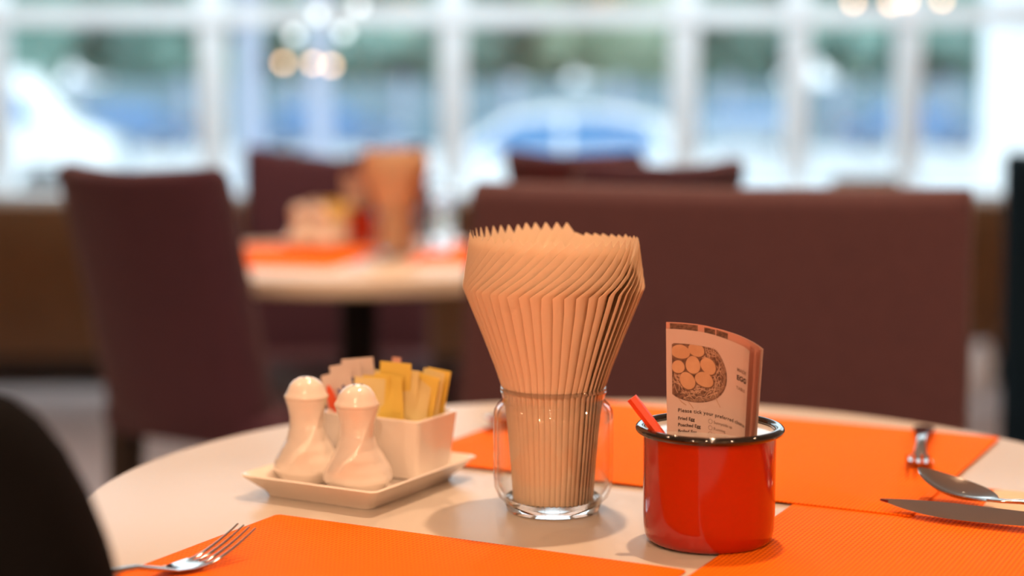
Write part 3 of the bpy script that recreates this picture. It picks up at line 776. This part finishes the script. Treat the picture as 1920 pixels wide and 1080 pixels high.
def make_knife():
    r = empty('table_knife')
    L = [(-.12, .006, .004, .006, 0), (-.117, .0085, .004, .007, 0), (-.09, .0092, .0042, .008, 0), (-.03, .0078, .0042, .0075, 0), (-.004, .0062, .004, .006, 0)]
    section(MB(), L).obj('handle', 'steel', r, 60)
    # blade: straight back, curved edge up to the point
    vs = []; N = 18
    for i in range(N + 1):
        t = i / N; x = -.005 + .115 * t
        back = .0060 - .0052 * max(0, (t - .45) / .55) ** 2.2; edge = -.0070 - .0045 * math.sin(PI * min(1, t * 1.0)) ** .8 + .0085 * max(0, (t - .55) / .45) ** 1.9
        if t > .999: edge = back - .0004
        back *= 1.15; edge *= 1.15; vs += [(x, -back, .0052), (x, -back, .0030), (x, -edge, .0036), (x, -(back + edge) / 2, .0050)]
    fs = []
    for i in range(N):
        for k in range(4):
            fs.append((i*4 + k, i*4 + (k+1) % 4, i*4 + 4 + (k+1) % 4, i*4 + 4 + k))
    fs += [(0, 1, 2, 3), (N*4 + 3, N*4 + 2, N*4 + 1, N*4)]
    MB().add(vs, fs).obj('blade', 'steel', r, 25)
    return r
def lay(o, p, d, z, roll=0.0, pitch=0.0):
    o.matrix_world = Matrix.Translation((p[0], p[1], z)) @ Matrix.Rotation(math.atan2(d[1], d[0]), 4, 'Z') @ Matrix.Rotation(pitch, 4, 'Y') @ Matrix.Rotation(roll, 4, 'X')
MT = TZ + .0016
f1 = make_fork(); rp = P(331, 1066, TZ + .004)
lay(f1, rp, (.66, .75), MT - .0002); tag(f1, 'steel fork on the near corner of the orange placemat', 'fork', 'steel forks')
f2 = copy_tree(f1); rp = P(1724, 866, TZ + .004)
lay(f2, rp, (-.26, -.96), MT + .0012); tag(f2, 'steel fork at the table edge with handle pointing away', 'fork')
sp = make_spoon(); lay(sp, (.3320, 1.151), (-.61, .79), MT + .0060, 0, -.06); tag(sp, 'steel spoon resting across beside the knife', 'spoon', 'steel spoons')
s2 = copy_tree(sp); lay(s2, (.006, 1.487), (-.43, -.90), MT + .0016); tag(s2, 'steel spoon half hidden behind the glass jar', 'spoon')
kn = make_knife(); kp = P(1650, 952, TZ + .004); kd = Vector((-.87, .50)).normalized()
lay(kn, (kp.x - kd.x * .110, kp.y - kd.y * .110), kd, MT + .0040, -.26); tag(kn, 'steel table knife pointing at the red mug', 'knife')
# folded napkin under the knife handle
nk = tag(empty('folded_napkin'), 'folded pale paper napkin under the knife and spoon', 'napkin')
c0 = P(1832, 972); c1 = P(1862, 926)
for k in range(3):
    rbox('napkin_layer', .13 - .004 * k, .085 - .003 * k, .0004 * k, .0004 * k + .00036, .001, 'napkin', nk, .0001, (.001 * k, .001 * k))
dv = Vector((c1.x - c0.x, c1.y - c0.y)).normalized(); du = Vector((dv.y, -dv.x))
nc = Vector((c0.x, c0.y)) + du * .065 + dv * .0425
nk.location = (nc.x, nc.y, TZ + .0016); nk.rotation_euler = (0, 0, math.atan2(du.y, du.x))

# ------------------------------------------------------------------ the set on the far table
o = rbox('placemat', .41, .30, 0, .0012, .004, 'mat', None, .0003); o.location = (-.42, 3.08, TZ + .0002); o.rotation_euler = (0, 0, math.radians(80)); tag(o, 'orange woven placemat on the far table beside the plum chair', 'placemat', 'orange woven placemats')
o = o.copy(); C.objects.link(o); o.location = (-.02, 3.12, TZ + .0002); o.rotation_euler = (0, 0, math.radians(-95)); tag(o, 'orange woven placemat on the far table towards the wide chair', 'placemat')
napkin_jar((742 - 960) / F * 3.12, 3.12, False)
condiment_set(((600 - 960) / F * 3.30, 3.28), math.radians(-20), False)
m2 = ((672 - 960) / F * 3.34, 3.34)
mug(m2[0], m2[1], TZ + .0004, False)
for i in range(5):
    c = CARDS[2 * i].copy(); C.objects.link(c); c.location = (m2[0], m2[1], TZ)
    tag(c, 'pale order card in the mug on the far table', 'card', 'order cards in the far mug')
s3 = copy_tree(sp); q = P(722, 490); lay(s3, (q.x, q.y), (.35, .93), TZ + .0004); tag(s3, 'steel spoon glinting on the far table', 'spoon')
gl = tag(empty('drinking_glass', ((822 - 960) / F * 3.2, 3.22, TZ + .0004)), 'clear drinking glass on the far table beside the napkins', 'glass')
MB().lathe([(.004, .0), (.026, 0), (.028, .003), (.034, .11), (.0345, .112), (.033, .112), (.0325, .11), (.0265, .010), (.004, .008)], 40).obj('tumbler', 'jar', gl, 40)

# ------------------------------------------------------------------ bulbs added for lamp reflections in the glass and outdoor glints
def hanging(x, y, z, m, rad, label, group):
    r = tag(empty('glint_bulb', (x, y, CH)), label, 'fill lamp', group)
    d = CH - z
    MB().lathe([(.03, -.02), (.03, -.0)], 16).obj('ceiling_cup', 'lampmetal', r)
    MB().tube([(0, 0, -.02), (0, 0, -d + rad + .02)], .0015, 6).obj('cord', 'metal_dark', r)
    MB().lathe([(.006, -d + rad + .022), (.009, -d + rad + .018), (.009, -d + rad - .004), (.005, -d + rad - .006)], 12).obj('socket', 'lampmetal', r)
    MB().lathe([(rad * max(.03, math.sin(PI * k / 10)), -d - rad * math.cos(PI * k / 10)) for k in range(11)], 16).obj('bulb', m, r, 60)
LD = 5.6
for x, y, lab in ((535, 118, 'small warm bulb added as a glass reflection, leftmost of three'), (590, 119, 'small warm bulb added as a glass reflection, middle of three'), (624, 123, 'small warm bulb added as a glass reflection, rightmost of three'),
                  (1592, 6, 'warm bulb added as a glass reflection over the wide chair, leftmost of the upper four'), (1662, 9, 'warm bulb added as a glass reflection over the wide chair, second of the upper four'), (1690, 4, 'warm bulb added as a glass reflection over the wide chair, third of the upper four'), (1756, 2, 'warm bulb added as a glass reflection over the wide chair, rightmost of the upper four')):
    hanging((x - 960) / F * LD, LD, ZC + (185 - y) / F * LD, 'bulb', .011, lab, 'added reflection bulbs')
for x, y, lab in ((556, 68, 'white globe added as an outdoor glint, lowest above the three warm bulbs'), (648, 62, 'white globe added as an outdoor glint, lowest on the jar side'), (600, 30, 'white globe added as an outdoor glint in the middle of the white cluster'), (676, 14, 'white globe added as an outdoor glint, highest in the white cluster')):
    hanging((x - 960) / F * (LD + .2), LD + .2, ZC + (185 - y) / F * (LD + .2), 'added_white', .016, lab, 'added outdoor glints')

# ------------------------------------------------------------------ outside the window
GZ = -.55
tag(MB().box(-60, 60, WY + .2, 110, GZ - .3, GZ).obj('ground', 'road', smooth=0), 'pale paved street outside the window', kind='structure')
tag(MB().box(-60, 60, 44, 46, GZ, GZ + .15).obj('kerb', 'kerb', smooth=0), 'pale concrete kerb across the street', kind='structure')
# blue grey boundary wall across the street, panel by panel
fw = tag(empty('boundary_wall', (0, 56, GZ)), 'blue grey panelled boundary wall across the street', kind='structure')
k0 = None
for i in range(16):
    if k0 is None:
        k0 = MB().box(-1.72, 1.72, -.06, .06, 0, 2.1).obj('panel', 'bluewall', fw, 0); pp = MB().box(-.12, .12, -.12, .12, 0, 2.3).obj('post', 'post', fw, 0); q, p2 = k0, pp
    else:
        q = k0.copy(); p2 = pp.copy(); C.objects.link(q); C.objects.link(p2)
    q.location = ((i - 7.5) * 3.6, 0, 0); p2.location = ((i - 7.5) * 3.6 + 1.8, 0, 0)
def make_car(m, name='parked_car'):
    """side view along x, 4.2 m long"""
    r = empty(name)
    def side(out, w, nm, mm, par, yo=0, bulge=0.0):
        n = len(out); b_ = MB()
        R = []
        for y, sc in ((-w/2, .96), (-w/2 + .08, 1), (w/2 - .08, 1), (w/2, .96)):
            cx = sum(p[0] for p in out) / n; cz = sum(p[1] for p in out) / n
            R.append([(cx + (x - cx) * sc, y + yo, cz + (z - cz) * sc) for x, z in out])
        return b_.rings(R).obj(nm, mm, par, 40)
    lower = [(-2.1, .35), (-2.12, .62), (-2.0, .80), (-1.2, .92), (1.35, .95), (2.0, .90), (2.1, .70), (2.08, .35), (1.75, .25), (-1.75, .25)]
    body = side(lower, 1.75, 'body', m, r)
    cab = [(-1.25, .88), (-.55, 1.36), (-.1, 1.46), (.7, 1.47), (1.3, 1.35), (1.75, .90)]
    side(cab, 1.56, 'cabin', m, r)
    for pts in ([(-1.0, .94), (-.48, 1.30), (.10, 1.37), (.10, .94)], [(.18, .94), (.18, 1.37), (.68, 1.37), (1.15, 1.27), (1.35, .94)]):
        for s in (-1, 1):
            MB().add([(x, s * .785, z) for x, z in pts] + [(x, s * .765, z) for x, z in pts], [tuple(range(len(pts))), tuple(range(2 * len(pts) - 1, len(pts) - 1, -1))] +
                     [(k, (k+1) % len(pts), len(pts) + (k+1) % len(pts), len(pts) + k) for k in range(len(pts))]).obj('side_window', 'carglass', r, 0)
    MB().add([(-1.235, -.66, .92), (-1.235, .66, .92), (-.60, .60, 1.345), (-.60, -.60, 1.345), (-1.205, -.66, .90), (-1.205, .66, .90), (-.57, .60, 1.325), (-.57, -.60, 1.325)],
             [(0,1,2,3), (7,6,5,4), (0,4,5,1), (1,5,6,2), (2,6,7,3), (3,7,4,0)]).obj('windscreen', 'carglass', r, 0)
    for x in (-1.3, 1.3):
        for s in (-1, 1):
            w_ = MB(); w_.rings([[(x + .31 * rr * math.cos(2*PI*k/24), s * yy, .31 + .31 * rr * math.sin(2*PI*k/24)) for k in range(24)] for rr, yy in ((.9, .68), (1, .72), (1, .86), (.9, .895))])
            wo = w_.obj('wheel', 'tyre', r)
            h_ = MB(); h_.rings([[(x + .18 * math.cos(2*PI*k/16), s * yy, .31 + .18 * math.sin(2*PI*k/16)) for k in range(16)] for yy in (.88, .905)]); h_.obj('hubcap', 'cargrey', wo)
    for s in (-1, 1):
        MB().box(-2.13, -2.05, s * .62 - .14, s * .62 + .14, .62, .74).obj('headlamp', 'frame', r, 0)
        MB().box(2.03, 2.12, s * .68 - .1, s * .68 + .1, .66, .84).obj('tail_lamp', 'lampred', r, 0)
    return r
D = 21.0
car = make_car('carwhite'); car.location = ((1085 - 960) / F * D - .35, D, GZ - .08 + .0); car.scale = (1.02, 1, .88)
car.location.z = GZ
car.scale = (1.0, 1.0, 1.0)
tag(car, 'white car parked outside with its arched roof above the chairs', 'car', 'cars parked across the street')
def far_car(x, y, m, rz, label):
    c = copy_tree(car); c.location = (x, y, GZ); c.rotation_euler = (0, 0, rz); tag(c, label, 'car', 'cars parked across the street')
    for ch in c.children:
        if ch.name.split('.')[0] in ('body', 'cabin'):
            ch.data = ch.data.copy(); ch.data.materials[0] = M[m]
far_car(-11.6, 50, 'carblue', 0, 'blue parked car across the street at far left')
far_car(-5.4, 50, 'carblue', PI, 'blue parked car across the street left of the white car')
far_car(6.6, 50, 'cargrey', 0, 'silver parked car across the street right of the white car')
far_car(11.9, 50, 'carblue', PI, 'blue parked car across the street furthest right')
# white van at the left
van = tag(empty('white_van', (-7.9, 23.5, GZ)), 'white van parked outside at the left edge', 'van')
R = []
out = [(-2.4, .3), (-2.4, 1.75), (-2.2, 1.95), (1.2, 1.95), (1.75, 1.25), (2.35, 1.05), (2.45, .75), (2.45, .3)]
R = [[(x * s_, y, .3 + (z - .3) * s_) for x, z in out] for y, s_ in ((-.95, .97), (-.85, 1), (.85, 1), (.95, .97))]
MB().rings(R).obj('van_body', 'carwhite', van, 40)
for pts in ([(1.15, 1.25), (1.12, 1.78), (1.22, 1.78), (1.62, 1.25)],):
    for s in (-1, 1):
        MB().add([(x, s * .955, z) for x, z in pts] + [(x, s * .93, z) for x, z in pts], [(0,1,2,3), (7,6,5,4), (0,4,5,1), (1,5,6,2), (2,6,7,3), (3,7,4,0)]).obj('side_window', 'carglass', van, 0)
for x in (-1.5, 1.6):
    for s in (-1, 1):
        w_ = MB(); w_.rings([[(x + .34 * rr * math.cos(2*PI*k/24), s * yy, .34 + .34 * rr * math.sin(2*PI*k/24)) for k in range(24)] for rr, yy in ((.9, .78), (1, .82), (1, .96), (.9, .985))]); w_.obj('wheel', 'tyre', van)
# porch posts and a white column outside the glass
for x, lab in ((472, 'lavender grey porch post left of the reflection bulbs'), (602, 'lavender grey porch post below the reflection bulbs')):
    d = 11.0; p = tag(empty('porch_post', ((x - 960) / F * d, d, GZ)), lab, 'post', 'porch posts outside')
    MB().box(-.065, .065, -.065, .065, .04, 3.3).obj('shaft', 'post', p, 0); MB().box(-.11, .11, -.11, .11, 0, .04).obj('foot_plate', 'post', p, 0)
col = tag(empty('white_column', ((1905 - 960) / F * 8.2, 8.2, GZ)), 'broad white column outside at the right edge', 'column')
rbox('shaft', .30, .30, .12, 3.4, .02, 'sheer', col, .005); rbox('foot', .40, .40, 0, .12, .02, 'sheer', col, .01)
# trees beyond the wall
def crown_mesh(seed, rx, rz, n):
    rd = random.Random(seed); ico = bmesh.new(); bmesh.ops.create_icosphere(ico, subdivisions=2, radius=1)
    base = [v.co.copy() for v in ico.verts]; fcs = [tuple(v.index for v in f.verts) for f in ico.faces]; ico.free()
    b_ = MB()
    for k in range(n):
        d = Vector((rd.gauss(0, 1), rd.gauss(0, 1), rd.gauss(0, 1))).normalized() * rd.random() ** .45
        c = Vector((d.x * rx, d.y * rx, d.z * rz)); s_ = rd.uniform(.16, .34) * rx
        b_.add([c + v * s_ * rd.uniform(.75, 1.2) for v in base], fcs)
    return b_
def tree(x, y, h, rx, m, seed, label):
    t = tag(empty('tree', (x, y, GZ)), label, 'tree', 'trees beyond the boundary wall')
    MB().tube([(0, 0, 0), (.1, 0, h * .25), (-.05, .1, h * .5)], [.28, .22, .12], 10).obj('trunk', 'bark', t)
    o_ = crown_mesh(seed, rx, h * .40, 70).obj('crown', m, t, 0); o_.location = (0, 0, h * .58)
tree(-17.5, 60, 9.5, 3.6, 'leaf_a', 1, 'dark green tree beyond the wall at far left')
tree(-11.5, 62, 10, 3.8, 'leaf_a', 2, 'dark green tree beyond the wall left of the mullions')
tree(-5.6, 60, 9, 3.5, 'leaf_a', 3, 'dark green tree behind the reflection bulbs')
tree(-.4, 63, 9.5, 3.3, 'leaf_a', 4, 'dark green tree left of the pale one')
tree(4.2, 61, 8.6, 3.3, 'leaf_b', 5, 'pale green tree above the white car')
tree(9.4, 62, 9.5, 3.6, 'leaf_a', 6, 'dark green tree right of the pale one')
tree(14.8, 60, 9.5, 3.5, 'leaf_a', 7, 'dark green tree beyond the wall at far right')
tree(-14.4, 72, 12, 4.0, 'leaf_a', 11, 'teal green tree in the rear row at far left')
tree(-8.6, 73, 12, 4.0, 'leaf_b', 12, 'pale tree in the rear row left of the reflection bulbs')
tree(-2.6, 72, 12, 4.0, 'leaf_a', 13, 'teal green tree in the rear row behind the reflection bulbs')
tree(2.0, 74, 12.5, 4.0, 'leaf_b', 14, 'pale tree in the rear row left above the car')
tree(7.2, 73, 12, 4.0, 'leaf_a', 15, 'teal green tree in the rear row right above the car')
tree(12.4, 72, 12, 4.0, 'leaf_b', 16, 'pale tree in the rear row near the far right')
tree(18.0, 73, 12, 4.0, 'leaf_a', 17, 'teal green tree in the rear row beside the white column')
tree(20.2, 61, 9.0, 3.4, 'leaf_a', 8, 'dark green tree behind the white column')
